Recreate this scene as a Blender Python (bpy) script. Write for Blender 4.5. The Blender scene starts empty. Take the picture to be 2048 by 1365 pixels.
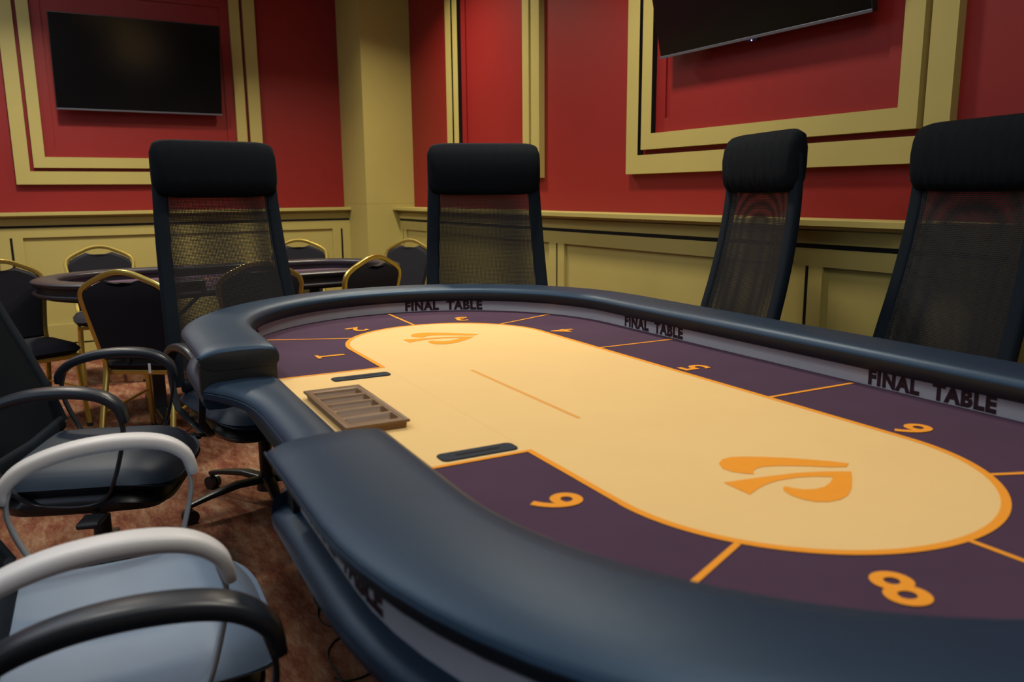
import bpy, bmesh, math, random
from mathutils import Vector, Matrix
random.seed(7)
PI = math.pi
scene = bpy.context.scene
COL = scene.collection

# ---------------------------------------------------------------- camera
CAM = Vector((1.66931, -1.11474, 1.26729))
RT = Vector((0.49873017, 0.86671257, -0.00880619))
DN = Vector((0.15439157, -0.09882941, -0.98305442))
FW = Vector((-0.85289593, 0.48891929, -0.18310232))
cd = bpy.data.cameras.new('camera')
cam = bpy.data.objects.new('camera', cd)
COL.objects.link(cam)
m = Matrix.Identity(4)
for i in range(3):
    m[i][0] = RT[i]; m[i][1] = -DN[i]; m[i][2] = -FW[i]; m[i][3] = CAM[i]
cam.matrix_world = m
cd.sensor_width = 36.0
cd.lens = 1595.44 / 2048 * 36
cd.clip_start = 0.02
cd.dof.use_dof = True
cd.dof.focus_distance = 2.9
cd.dof.aperture_fstop = 4.0
scene.camera = cam

# ---------------------------------------------------------------- world, lights, exposure
w = bpy.data.worlds.new('world'); scene.world = w
w.use_nodes = True
w.node_tree.nodes['Background'].inputs[0].default_value = (0.35, 0.42, 0.6, 1)
w.node_tree.nodes['Background'].inputs[1].default_value = 0.05
scene.view_settings.view_transform = 'Standard'
scene.view_settings.look = 'None'
scene.view_settings.gamma = 1.0
scene.view_settings.use_curve_mapping = False
scene.view_settings.exposure = 0.0

def area_light(name, loc, size, power, color, target=None, size_y=None, spread=None):
    l = bpy.data.lights.new(name, 'AREA'); l.energy = power; l.color = color
    l.shape = 'RECTANGLE'; l.size = size; l.size_y = size_y or size
    if spread: l.spread = spread
    o = bpy.data.objects.new(name, l); COL.objects.link(o); o.location = loc
    if target:
        d = Vector(target) - Vector(loc)
        o.rotation_euler = d.to_track_quat('-Z', 'Y').to_euler()
    return o
def spot_light(name, loc, target, power, color, angle, radius=0.08, blend=0.6):
    l = bpy.data.lights.new(name, 'SPOT'); l.energy = power; l.color = color
    l.spot_size = math.radians(angle); l.spot_blend = blend; l.shadow_soft_size = radius
    o = bpy.data.objects.new(name, l); COL.objects.link(o); o.location = loc
    d = Vector(target) - Vector(loc)
    o.rotation_euler = d.to_track_quat('-Z', 'Y').to_euler()
    return o
CEIL = 3.35
# broad soft ceiling light of the room
area_light('ceiling_light', (-1.6, -2.2, 3.30), 7.0, 56, (0.92, 0.96, 1.0), (-1.6, -2.2, 0), 4.4)
# lamp over the card table
area_light('table_light', (1.1, -0.1, 3.2), 1.4, 25, (1.0, 0.92, 0.80), (1.1, -0.1, 0), 0.9)
# ceiling downlights: a row close to the right wall, a second row further into the room
SPR = math.radians(130)
area_light('downlight', (-3.8, 0.86, 3.25), 0.22, 42, (1.0, 0.88, 0.66), (-3.8, 0.86, 0), spread=SPR)
area_light('downlight', (-1.55, 0.86, 3.25), 0.22, 30, (1.0, 0.88, 0.70), (-1.55, 0.86, 0), spread=SPR)
area_light('downlight', (-4.3, -1.0, 3.25), 0.22, 46, (1.0, 0.90, 0.72), (-4.3, -1.0, 0), spread=SPR)
area_light('downlight', (-1.4, -1.5, 3.25), 0.30, 8, (1.0, 0.93, 0.82), (-1.2, -1.1, 0), spread=SPR)
# cool light over the left part of the room
area_light('cool_ceiling_light', (-4.3, -2.6, 3.28), 1.8, 16, (0.62, 0.78, 1.0), (-4.3, -2.6, 0), 2.0)
# added cool fill from behind the camera, as if from an unseen window
area_light('cool_fill', (1.5, -4.6, 1.9), 4.0, 26, (0.60, 0.76, 1.0), (-0.5, 0.5, 1.0), 1.8)

# ---------------------------------------------------------------- materials
def new_mat(name):
    m = bpy.data.materials.new(name); m.use_nodes = True
    nt = m.node_tree
    b = nt.nodes['Principled BSDF']
    return m, nt, b
def mat(name, col, rough=0.5, metal=0.0, spec=0.5, noise=0.0, nscale=60.0, bump=0.0, bscale=400.0, coat=0.0, coord='Object', sheen=0.0, stretch=None, tint=None):
    m, nt, b = new_mat(name)
    b.inputs['Base Color'].default_value = (*col, 1)
    b.inputs['Roughness'].default_value = rough
    b.inputs['Metallic'].default_value = metal
    b.inputs['Specular IOR Level'].default_value = spec
    b.inputs['Coat Weight'].default_value = coat
    b.inputs['Sheen Weight'].default_value = sheen
    if tint: b.inputs['Specular Tint'].default_value = (*tint, 1)
    tc = nt.nodes.new('ShaderNodeTexCoord')
    src = tc.outputs[coord]
    if stretch:
        mp = nt.nodes.new('ShaderNodeMapping'); mp.inputs['Scale'].default_value = stretch
        nt.links.new(src, mp.inputs[0]); src = mp.outputs[0]
    n = nt.nodes.new('ShaderNodeTexNoise'); n.inputs['Scale'].default_value = nscale
    n.inputs['Detail'].default_value = 4
    nt.links.new(src, n.inputs['Vector'])
    mx = nt.nodes.new('ShaderNodeMix'); mx.data_type = 'RGBA'
    mx.inputs['A'].default_value = (*[c * (1 - noise) for c in col], 1)
    mx.inputs['B'].default_value = (*[min(1, c * (1 + noise)) for c in col], 1)
    nt.links.new(n.outputs['Fac'], mx.inputs['Factor'])
    nt.links.new(mx.outputs['Result'], b.inputs['Base Color'])
    if bump:
        n2 = nt.nodes.new('ShaderNodeTexNoise'); n2.inputs['Scale'].default_value = bscale
        nt.links.new(src, n2.inputs['Vector'])
        bp = nt.nodes.new('ShaderNodeBump'); bp.inputs['Strength'].default_value = bump
        bp.inputs['Distance'].default_value = 0.002
        nt.links.new(n2.outputs['Fac'], bp.inputs['Height'])
        nt.links.new(bp.outputs[0], b.inputs['Normal'])
    return m
M = {}
M['red'] = mat('red_paint', (0.225, 0.012, 0.011), 0.5, noise=0.06, nscale=3, bump=0.12, bscale=500, spec=0.35)
M['mustard'] = mat('mustard_paint', (0.41, 0.345, 0.11), 0.5, noise=0.05, nscale=4, bump=0.1, bscale=400, spec=0.35)
M['black'] = mat('black_paint_and_shade', (0.006, 0.006, 0.007), 0.7, noise=0.2, spec=0.2)  # real black grooves, and shade painted on the right frames' jambs
M['redgap'] = mat('shaded_red_gap', (0.07, 0.006, 0.01), 0.6, noise=0.1)  # dark copy of the wall red, jamb shade put into the colour
M['ceiling'] = mat('ceiling_paint', (0.55, 0.56, 0.6), 0.8, noise=0.03, nscale=5)
M['plainwall'] = mat('grey_paint', (0.35, 0.30, 0.22), 0.7, noise=0.05, nscale=5)
M['leather'] = mat('navy_leather', (0.015, 0.032, 0.062), 0.40, noise=0.12, nscale=9, bump=0.18, bscale=700, spec=0.6, tint=(0.44, 0.70, 1.0))
M['leather_end'] = mat('shaded_leather', (0.010, 0.012, 0.015), 0.45, noise=0.15, nscale=12, bump=0.15, bscale=600)  # navy leather darkened: shade of rail sides and ends put into the colour
M['race'] = mat('grey_banner', (0.55, 0.57, 0.63), 0.5, noise=0.05, nscale=10, spec=0.3)
M['race_text'] = mat('maroon_lettering', (0.035, 0.010, 0.018), 0.6, noise=0.1)
M['felt'] = mat('purple_felt', (0.078, 0.044, 0.078), 0.9, noise=0.14, nscale=7, bump=0.2, bscale=900, spec=0.15)
M['beige'] = mat('cream_felt', (0.90, 0.63, 0.27), 0.9, noise=0.035, nscale=6, bump=0.15, bscale=900, spec=0.15)
M['orange'] = mat('orange_print', (0.95, 0.37, 0.035), 0.85, noise=0.04, spec=0.15)
M['slot'] = mat('slot_plastic', (0.020, 0.030, 0.046), 0.6, noise=0.1, spec=0.15)
M['tray'] = mat('bronze_plastic', (0.20, 0.112, 0.052), 0.4, noise=0.08, nscale=20, spec=0.45)
M['fabric'] = mat('black_fabric', (0.0040, 0.0062, 0.0098), 0.9, noise=0.25, nscale=300, bump=0.4, bscale=900, spec=0.12)
M['frame_fabric'] = mat('navy_edge_fabric', (0.0045, 0.0100, 0.0180), 0.8, noise=0.25, nscale=300, bump=0.4, bscale=900, spec=0.18)
M['seat_leather'] = mat('dark_seat_leather', (0.011, 0.020, 0.038), 0.46, noise=0.15, nscale=8, bump=0.15, bscale=500, spec=0.38, tint=(0.7, 0.85, 1.0))
M['light_seat'] = mat('pale_sheen_seat', (0.20, 0.28, 0.40), 0.42, noise=0.1, nscale=6, bump=0.15, bscale=700)  # sheen on the dark seat leather, put into a pale base colour
M['plastic'] = mat('black_plastic', (0.012, 0.014, 0.018), 0.35, noise=0.1, nscale=30)
M['arm_black'] = mat('satin_black_arm', (0.020, 0.026, 0.036), 0.32, noise=0.08, nscale=20, spec=0.6)
M['arm_white'] = mat('white_arm', (0.80, 0.80, 0.80), 0.4, noise=0.03, nscale=20)
M['strap_white'] = mat('pale_steel_arm', (0.42, 0.46, 0.50), 0.35, noise=0.04, nscale=20, metal=0.3)
M['chrome'] = mat('polished_steel', (0.4, 0.45, 0.52), 0.25, metal=1.0, noise=0.03)
M['gold'] = mat('gold_metal', (0.62, 0.47, 0.12), 0.28, metal=0.85, noise=0.08, nscale=40)
M['banquet'] = mat('charcoal_upholstery', (0.012, 0.012, 0.018), 0.9, noise=0.3, nscale=250, bump=0.5, bscale=700, spec=0.2)
M['tag'] = mat('white_label', (0.7, 0.68, 0.7), 0.7, noise=0.05)
M['cable'] = mat('black_cable', (0.008, 0.008, 0.010), 0.5, noise=0.1)
M['tv_body'] = mat('black_tv_plastic', (0.008, 0.008, 0.009), 0.4, noise=0.1)
M['tv_trim'] = mat('dark_steel_trim', (0.16, 0.17, 0.22), 0.4, metal=0.6, noise=0.05)
M['bgleather'] = mat('dark_grey_leather', (0.022, 0.020, 0.026), 0.36, noise=0.12, nscale=9, bump=0.12, bscale=600)
M['wood'] = M['plastic']

def screen_mat():
    m, nt, b = new_mat('glossy_screen')
    b.inputs['Base Color'].default_value = (0.004, 0.004, 0.005, 1)
    b.inputs['Roughness'].default_value = 0.16
    b.inputs['Specular IOR Level'].default_value = 0.35
    return m
M['screen'] = screen_mat()
def led_mat():
    m, nt, b = new_mat('blue_status_led')
    b.inputs['Emission Color'].default_value = (0.25, 0.2, 1.0, 1)
    b.inputs['Emission Strength'].default_value = 6.0
    return m
M['led'] = led_mat()

def carpet_mat():
    m, nt, b = new_mat('rust_carpet')
    b.inputs['Roughness'].default_value = 0.95
    b.inputs['Specular IOR Level'].default_value = 0.1
    tc = nt.nodes.new('ShaderNodeTexCoord')
    mp = nt.nodes.new('ShaderNodeMapping')
    mp.inputs['Rotation'].default_value = (0, 0, math.radians(-60))
    mp.inputs['Scale'].default_value = (1.0, 3.2, 1.0)
    nt.links.new(tc.outputs['Object'], mp.inputs[0])
    n1 = nt.nodes.new('ShaderNodeTexNoise'); n1.inputs['Scale'].default_value = 4.0; n1.inputs['Detail'].default_value = 12; n1.inputs['Roughness'].default_value = 0.80
    nt.links.new(mp.outputs[0], n1.inputs['Vector'])
    r1 = nt.nodes.new('ShaderNodeValToRGB'); e = r1.color_ramp.elements
    e[0].position = 0.36; e[0].color = (0.10, 0.034, 0.022, 1)
    e[1].position = 0.66; e[1].color = (0.38, 0.27, 0.185, 1)
    x = e.new(0.46); x.color = (0.20, 0.072, 0.040, 1)
    x = e.new(0.55); x.color = (0.29, 0.15, 0.085, 1)
    nt.links.new(n1.outputs['Fac'], r1.inputs[0])
    n2 = nt.nodes.new('ShaderNodeTexNoise'); n2.inputs['Scale'].default_value = 7; n2.inputs['Detail'].default_value = 10; n2.inputs['Roughness'].default_value = 0.75
    nt.links.new(mp.outputs[0], n2.inputs['Vector'])
    r2 = nt.nodes.new('ShaderNodeValToRGB'); e = r2.color_ramp.elements
    e[0].position = 0.50; e[0].color = (0, 0, 0, 1); e[1].position = 0.72; e[1].color = (0.8, 0.8, 0.8, 1)
    nt.links.new(n2.outputs['Fac'], r2.inputs[0])
    mx = nt.nodes.new('ShaderNodeMix'); mx.data_type = 'RGBA'
    nt.links.new(r2.outputs[0], mx.inputs['Factor'])
    nt.links.new(r1.outputs[0], mx.inputs['A']); mx.inputs['B'].default_value = (0.17, 0.035, 0.030, 1)
    # fine diagonal rib of the weave
    wv = nt.nodes.new('ShaderNodeTexWave'); wv.inputs['Scale'].default_value = 60; wv.inputs['Distortion'].default_value = 0.6
    nt.links.new(tc.outputs['Object'], wv.inputs['Vector'])
    m2 = nt.nodes.new('ShaderNodeMix'); m2.data_type = 'RGBA'; m2.blend_type = 'MULTIPLY'; m2.inputs['Factor'].default_value = 0.45
    nt.links.new(mx.outputs['Result'], m2.inputs['A']); nt.links.new(wv.outputs['Color'], m2.inputs['B'])
    nt.links.new(m2.outputs['Result'], b.inputs['Base Color'])
    bp = nt.nodes.new('ShaderNodeBump'); bp.inputs['Strength'].default_value = 0.4; bp.inputs['Distance'].default_value = 0.002
    nt.links.new(wv.outputs['Fac'], bp.inputs['Height']); nt.links.new(bp.outputs[0], b.inputs['Normal'])
    return m
M['carpet'] = carpet_mat()

def weave_mat(name, hole):
    m, nt, b = new_mat(name)
    b.inputs['Base Color'].default_value = (0.0035, 0.004, 0.0065, 1)
    b.inputs['Roughness'].default_value = 0.6
    tc = nt.nodes.new('ShaderNodeTexCoord')
    sc = nt.nodes.new('ShaderNodeVectorMath'); sc.operation = 'SCALE'; sc.inputs['Scale'].default_value = 165.0
    nt.links.new(tc.outputs['UV'], sc.inputs[0])
    fr = nt.nodes.new('ShaderNodeVectorMath'); fr.operation = 'FRACTION'
    nt.links.new(sc.outputs[0], fr.inputs[0])
    sb = nt.nodes.new('ShaderNodeVectorMath'); sb.operation = 'SUBTRACT'; sb.inputs[1].default_value = (0.5, 0.5, 0)
    nt.links.new(fr.outputs[0], sb.inputs[0])
    ln = nt.nodes.new('ShaderNodeVectorMath'); ln.operation = 'LENGTH'
    nt.links.new(sb.outputs[0], ln.inputs[0])
    gt = nt.nodes.new('ShaderNodeMath'); gt.operation = 'GREATER_THAN'; gt.inputs[1].default_value = hole
    nt.links.new(ln.outputs['Value'], gt.inputs[0])
    nt.links.new(gt.outputs[0], b.inputs['Alpha'])
    return m
M['weave'] = weave_mat('open_weave_mesh', 0.32)
M['dense_weave'] = weave_mat('dense_weave_mesh', 0.29)

# ---------------------------------------------------------------- object helpers
def link(name, me, m, parent=None):
    o = bpy.data.objects.new(name, me); COL.objects.link(o)
    if m is not None:
        for mm in (m if isinstance(m, (list, tuple)) else [m]):
            me.materials.append(mm)
    if parent is not None: o.parent = parent
    return o
def obj(name, bm, m, parent=None, smooth=None):
    bmesh.ops.recalc_face_normals(bm, faces=bm.faces[:])
    if smooth is not None:
        for f in bm.faces: f.smooth = True
        for e in bm.edges:
            if len(e.link_faces) == 2 and e.calc_face_angle(0) > math.radians(smooth): e.smooth = False
    me = bpy.data.meshes.new(name); bm.to_mesh(me); bm.free()
    return link(name, me, m, parent)
def thing(name, label, cat, loc=(0, 0, 0), rz=0, group=None):
    o = bpy.data.objects.new(name, None); COL.objects.link(o)
    o.location = loc; o.rotation_euler = (0, 0, rz); o.empty_display_size = 0.1
    o['label'] = label; o['category'] = cat
    if group: o['group'] = group
    return o
def tag(o, label, cat, group=None):
    o['label'] = label; o['category'] = cat
    if group: o['group'] = group
def struct(name, bm, m, smooth=None):
    o = obj(name, bm, m, None, smooth); o['kind'] = 'structure'; return o
def dup(root, loc, rz, label, cat=None, group=None):
    r = root.copy(); COL.objects.link(r); r.location = loc; r.rotation_euler = (0, 0, rz); r['label'] = label
    if group: r['group'] = group
    for ch in list(root.children):
        c = ch.copy(); COL.objects.link(c); c.parent = r
        for g in list(ch.children):
            d = g.copy(); COL.objects.link(d); d.parent = c
    return r

def box(bm, x0, x1, y0, y1, z0, z1, bev=0.0):
    vs = [bm.verts.new((x, y, z)) for x in (x0, x1) for y in (y0, y1) for z in (z0, z1)]
    q = [(0, 1, 3, 2), (4, 6, 7, 5), (0, 4, 5, 1), (2, 3, 7, 6), (0, 2, 6, 4), (1, 5, 7, 3)]
    fs = [bm.faces.new([vs[i] for i in a]) for a in q]
    if bev:
        es = list({e for f in fs for e in f.edges})
        bmesh.ops.bevel(bm, geom=es, offset=bev, segments=3, affect='EDGES', profile=0.5)
def prism(bm, pts, z0, z1, bev=0.0, mi=0):
    """extrude a polygon of (x, y) between z0 and z1"""
    lo = [bm.verts.new((x, y, z0)) for x, y in pts]; hi = [bm.verts.new((x, y, z1)) for x, y in pts]
    fs = [bm.faces.new(lo[::-1]), bm.faces.new(hi)]
    n = len(pts)
    for i in range(n):
        fs.append(bm.faces.new((lo[i], lo[(i + 1) % n], hi[(i + 1) % n], hi[i])))
    for f in fs: f.material_index = mi
    if bev:
        es = [e for f in fs[:2] for e in f.edges]
        bmesh.ops.bevel(bm, geom=es, offset=bev, segments=3, affect='EDGES', profile=0.5)
def sweep(bm, path, prof, up=Vector((0, 0, 1)), closed=False, scales=None, ups=None, cap=True):
    """sweep closed 2D profile (side, up) along a 3D path"""
    n = len(path); P = [Vector(p) for p in path]; rings = []
    for i, p in enumerate(P):
        if closed: t = P[(i + 1) % n] - P[(i - 1) % n]
        else: t = P[min(i + 1, n - 1)] - P[max(i - 1, 0)]
        t.normalize()
        u = ups[i] if ups else up
        s = t.cross(u)
        if s.length < 1e-5: s = t.cross(Vector((1, 0, 0)))
        s.normalize(); uu = s.cross(t).normalized()
        k = scales[i] if scales else (1, 1)
        if not isinstance(k, (tuple, list)): k = (k, k)
        rings.append([bm.verts.new(p + s * a * k[0] + uu * b * k[1]) for a, b in prof])
    m_ = len(prof)
    for i in range(n if closed else n - 1):
        a, b = rings[i], rings[(i + 1) % n]
        for j in range(m_):
            bm.faces.new((a[j], a[(j + 1) % m_], b[(j + 1) % m_], b[j]))
    if cap and not closed:
        bm.faces.new(rings[0][::-1]); bm.faces.new(rings[-1])
def circ(r, n=12): return [(r * math.cos(2 * PI * i / n), r * math.sin(2 * PI * i / n)) for i in range(n)]
def rrect(w, h, r, k=3):
    out = []
    for cx, cy, a0 in ((w / 2 - r, h / 2 - r, 0), (-w / 2 + r, h / 2 - r, 90), (-w / 2 + r, -h / 2 + r, 180), (w / 2 - r, -h / 2 + r, 270)):
        for i in range(k + 1):
            a = math.radians(a0 + 90 * i / k); out.append((cx + r * math.cos(a), cy + r * math.sin(a)))
    return out
def cyl(bm, c, r, h, n=20, r2=None, axis='z'):
    r2 = r if r2 is None else r2
    rings = []
    for z, rr in ((0, r), (h, r2)):
        ring = []
        for i in range(n):
            a = 2 * PI * i / n; p = (rr * math.cos(a), rr * math.sin(a), z)
            if axis == 'y': p = (p[0], p[2], p[1])
            if axis == 'x': p = (p[2], p[0], p[1])
            ring.append(bm.verts.new(Vector(c) + Vector(p)))
        rings.append(ring)
    for i in range(n): bm.faces.new((rings[0][i], rings[0][(i + 1) % n], rings[1][(i + 1) % n], rings[1][i]))
    bm.faces.new(rings[0][::-1]); bm.faces.new(rings[1])
def spline(pts, n=8):
    """Catmull-Rom through points"""
    P = [Vector(p) for p in pts]; P = [2 * P[0] - P[1]] + P + [2 * P[-1] - P[-2]]; out = []
    for i in range(1, len(P) - 2):
        for k in range(n):
            t = k / n
            out.append(0.5 * ((2 * P[i]) + (P[i + 1] - P[i - 1]) * t + (2 * P[i - 1] - 5 * P[i] + 4 * P[i + 1] - P[i + 2]) * t * t + (3 * P[i] - P[i - 1] - 3 * P[i + 1] + P[i + 2]) * t ** 3))
    out.append(P[-2]); return out
def text_mesh(s, size, bold=0.0, align='CENTER', sx=1.0, gap=1.0):
    c = bpy.data.curves.new('t', 'FONT'); c.body = s; c.size = size; c.align_x = align; c.align_y = 'BOTTOM_BASELINE'
    c.offset = bold; c.space_character = gap; c.resolution_u = 6
    o = bpy.data.objects.new('t', c); COL.objects.link(o)
    bpy.context.view_layer.update()
    me = bpy.data.meshes.new_from_object(o.evaluated_get(bpy.context.evaluated_depsgraph_get()))
    bpy.data.objects.remove(o); bpy.data.curves.remove(c)
    bm = bmesh.new(); bm.from_mesh(me); bpy.data.meshes.remove(me)
    for v in bm.verts: v.co.x *= sx
    return bm
def merge(bm, src, fn, mi=0):
    mp = {}
    for v in src.verts: mp[v] = bm.verts.new(fn(v.co))
    for f in src.faces:
        try:
            g = bm.faces.new([mp[v] for v in f.verts]); g.material_index = mi
        except ValueError: pass

# ---------------------------------------------------------------- the room
XL, YR = -5.786, 1.793          # left wall plane, right wall plane
XC, YC = -5.167, 1.338          # corner column
XE, YB = 4.2, -5.0              # unseen ends of the room
bm = bmesh.new(); box(bm, XL - 0.1, XE, YB, YR + 0.1, -0.05, 0.0); struct('floor', bm, M['carpet'])
bm = bmesh.new(); box(bm, XL - 0.1, XE, YB, YR + 0.1, CEIL, CEIL + 0.05); struct('ceiling', bm, M['ceiling'])
bm = bmesh.new(); box(bm, XL - 0.1, XL, YB, YR + 0.1, 0, CEIL); struct('wall_left', bm, M['red'])
bm = bmesh.new(); box(bm, XL, XE, YR, YR + 0.1, 0, CEIL); struct('wall_right', bm, M['red'])
bm = bmesh.new(); box(bm, XE, XE + 0.1, YB, YR + 0.1, 0, CEIL); struct('wall_near', bm, M['plainwall'])
bm = bmesh.new(); box(bm, XL - 0.1, XE + 0.1, YB - 0.1, YB, 0, CEIL); struct('wall_back', bm, M['plainwall'])
# corner column with its horizontal board joint
bm = bmesh.new()
box(bm, XL, XC, YC, YR, 0, 1.178); box(bm, XL, XC - 0.0012, YC + 0.0012, YR, 1.178, 1.1805); box(bm, XL, XC, YC, YR, 1.1805, CEIL)
struct('trim_1', bm, M['mustard'])

def to_right(bm):     # (a = X, d = distance out of the wall, z) on the right wall
    for v in bm.verts: v.co = Vector((v.co.x, YR - v.co.y, v.co.z))
def to_left(bm):      # (a = Y, d, z) on the left wall
    for v in bm.verts: v.co = Vector((XL + v.co.y, v.co.x, v.co.z))
def ring_frame(bm, a0, a1, z0, z1, wd, d0, d1):
    box(bm, a0, a0 + wd, d0, d1, z0, z1); box(bm, a1 - wd, a1, d0, d1, z0, z1)
    box(bm, a0 + wd, a1 - wd, d0, d1, z0, z0 + wd); box(bm, a0 + wd, a1 - wd, d0, d1, z1 - wd, z1)
tn = [2]
def wall_frame(side, a0, a1, g0=None, z0=1.363, z1=3.12, ow=0.101, gap=0.028, iw=0.083, dep=0.043):
    fn = to_right if side == 'r' else to_left
    bm = bmesh.new(); ring_frame(bm, a0, a1, z0, z1, ow, 0, dep); fn(bm); struct('trim_%d' % tn[0], bm, M['mustard']); tn[0] += 1
    k = ow + gap
    bm = bmesh.new(); ring_frame(bm, a0 + k, a1 - k, z0 + k, z1 - k, iw, 0, dep); fn(bm); struct('trim_%d' % tn[0], bm, M['mustard']); tn[0] += 1
    # dark strips on both frames' left-hand inner edges: shade put in as colour
    bm = bmesh.new(); e = 0.0015
    box(bm, a0 + ow, a0 + ow + e, 0.001, dep - 0.001, z0 + ow, z1 - ow)
    box(bm, a0 + k + iw, a0 + k + iw + e, 0.001, dep - 0.001, z0 + k + iw, z1 - k - iw)
    fn(bm); struct('trim_%d' % tn[0], bm, M['black'] if side == 'r' else M['redgap']); tn[0] += 1
    # thin red raised board inside the frame with a sunk panel
    k2 = k + iw; b = 0.075
    bm = bmesh.new(); ring_frame(bm, a0 + k2, a1 - k2, z0 + k2, z1 - k2, b, 0, 0.011); fn(bm); struct('trim_%d' % tn[0], bm, M['red']); tn[0] += 1
wall_frame('r', -4.35, -2.945)
wall_frame('r', -2.015, -0.128)
wall_frame('l', -1.30, 0.604)

def wainscot(side, a0, a1, panels, grooves):
    fn = to_right if side == 'r' else to_left
    bf = 0.146 if side == 'r' else 0.126   # face of the boards
    sf = bf + 0.068                        # edge of the shelf
    def S(name, bm, m):
        fn(bm); struct(name % tn[0], bm, m); tn[0] += 1
    # backing, sunk panels
    bm = bmesh.new(); box(bm, a0, a1, 0, bf - 0.018, 0, 1.122); S('trim_%d', bm, M['mustard'])
    # rail, stiles and bottom rail around the panels
    bm = bmesh.new()
    box(bm, a0, a1, bf - 0.018, bf, 0.952, 1.026)
    xs = [a0] + [v for p in panels for v in p] + [a1]
    for i in range(0, len(xs), 2):
        l, r = xs[i], xs[i + 1]
        cur = l
        for g in grooves:
            if l < g < r:
                box(bm, cur, g - 0.009, bf - 0.018, bf, 0.10, 0.952); cur = g + 0.009
        box(bm, cur, r, bf - 0.018, bf, 0.10, 0.952)
    for p in panels: box(bm, p[0], p[1], bf - 0.018, bf, 0.10, 0.25)
    S('trim_%d', bm, M['mustard'])
    # black grooves
    bm = bmesh.new()
    box(bm, a0, a1 - 0.002, bf - 0.016, bf - 0.001, 1.0262, 1.0458)
    for g in grooves: box(bm, g - 0.0088, g + 0.0088, bf - 0.017, bf - 0.004, 0.10, 0.9518)
    S('trim_%d', bm, M['black'])
    # frieze and coved moulding below the shelf
    bm = bmesh.new(); box(bm, a0, a1, bf - 0.018, bf + 0.002, 1.046, 1.100)
    pr = [(bf - 0.02, 1.106), (bf + 0.005, 1.106), (bf + 0.009, 1.112), (bf + 0.012, 1.118), (bf + 0.012, 1.122), (bf - 0.02, 1.122)]
    v0 = [bm.verts.new((a0, y, z)) for y, z in pr]; v1 = [bm.verts.new((a1, y, z)) for y, z in pr]
    for i in range(len(pr)): bm.faces.new((v0[i], v0[(i + 1) % len(pr)], v1[(i + 1) % len(pr)], v1[i]))
    bm.faces.new(v0[::-1]); bm.faces.new(v1)
    S('trim_%d', bm, M['mustard'])
    bm = bmesh.new(); box(bm, a0, a1, 0, sf, 1.122, 1.147, 0.0015); S('trim_%d', bm, M['mustard'])
    bm = bmesh.new(); box(bm, a0, a1, bf - 0.018, bf + 0.012, 0, 0.085); 
    fn(bm); struct('baseboard_' + ('right' if side == 'r' else 'left'), bm, M['mustard'])
    bm = bmesh.new(); box(bm, a0, a1, bf - 0.018, bf - 0.002, 0.0852, 0.0998); S('trim_%d', bm, M['black'])
wainscot('r', XC, XE, [(-5.033, -4.59), (-4.42, -2.661), (-2.488, -0.735), (-0.556, 1.20), (1.37, 3.1)], [-5.10, -4.505, -2.571, -0.635, 1.29])
wainscot('l', YB, YC, [(-4.1, -1.47), (-1.30, 1.172)], [-4.18, -1.38, 1.259])

# ---------------------------------------------------------------- televisions
def television(name, label, loc, rz, wd_, led=False):
    t = thing(name, label, 'television', loc, rz)     # local: +Y faces the room, origin at the middle of the lower edge
    Wd, Ht, D = 1.235, 0.715, 0.035
    tilt = math.radians(13.5)
    def tl(bm):
        R_ = Matrix.Rotation(-tilt, 4, 'X')
        for v in bm.verts: v.co = R_ @ v.co
    bm = bmesh.new(); box(bm, -Wd / 2, Wd / 2, -D, -0.002, 0, Ht, 0.004); tl(bm); obj('housing', bm, M['tv_body'], t)
    bm = bmesh.new(); box(bm, -Wd / 2 + 0.006, Wd / 2 - 0.006, -0.002, 0.0006, 0.016, Ht - 0.006); tl(bm); obj('screen', bm, M['screen'], t)
    bm = bmesh.new(); box(bm, -Wd / 2, Wd / 2, -0.004, 0.003, -0.001, 0.012, 0.0015); tl(bm); obj('lower_trim', bm, M['tv_trim'], t)
    bm = bmesh.new(); box(bm, -0.2, 0.2, -wd_, 0.03, 0.22, 0.42); obj('wall_bracket', bm, M['plastic'], t)
    if led:
        bm = bmesh.new(); cyl(bm, (0.0, -0.004, -0.006), 0.0030, 0.002, 12, axis='y'); tl(bm); obj('status_light', bm, M['led'], t)
        bm = bmesh.new(); box(bm, -0.03, 0.03, -0.03, -0.004, -0.010, 0.000, 0.001); tl(bm); obj('sensor_pod', bm, M['plastic'], t)
    return t
television('television', 'black flat television in the left wall frame, tilted down over the banquet chairs', (-5.67, -0.355, 1.936), -PI / 2, 0.114)
television('television', 'black flat television in the right wall frame, with a small blue standby light', (-1.06, 1.70, 1.936), PI, 0.091, True)

# ---------------------------------------------------------------- poker tables
def stad(L, r, t):
    """point on a stadium outline; t = 0 at (-L, +r), going clockwise seen from above: along +y side, right end, -y side, left end. t in 0..4"""
    t = t % 4
    if t < 1: return Vector((-L + 2 * L * t, r, 0))
    if t < 2: a = (t - 1) * PI; return Vector((L + r * math.sin(a), r * math.cos(a), 0))
    if t < 3: return Vector((L - 2 * L * (t - 2), -r, 0))
    a = (t - 3) * PI; return Vector((-L - r * math.sin(a), -r * math.cos(a), 0))
def ring_params(L, gx):
    """clockwise from the dealer gap's left edge (x=-gx, -y side) round to its right edge"""
    t0 = 2 + (L + gx) / (2 * L); t1 = 2 + (L - gx) / (2 * L) + 4
    ts = [t0]
    def add(a, b, n):
        for i in range(1, n + 1): ts.append(a + (b - a) * i / n)
    add(t0, 3, 4); add(3, 4, 40); add(4, 5, 14); add(5, 6, 40); add(6, t1, 4)
    return ts
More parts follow.
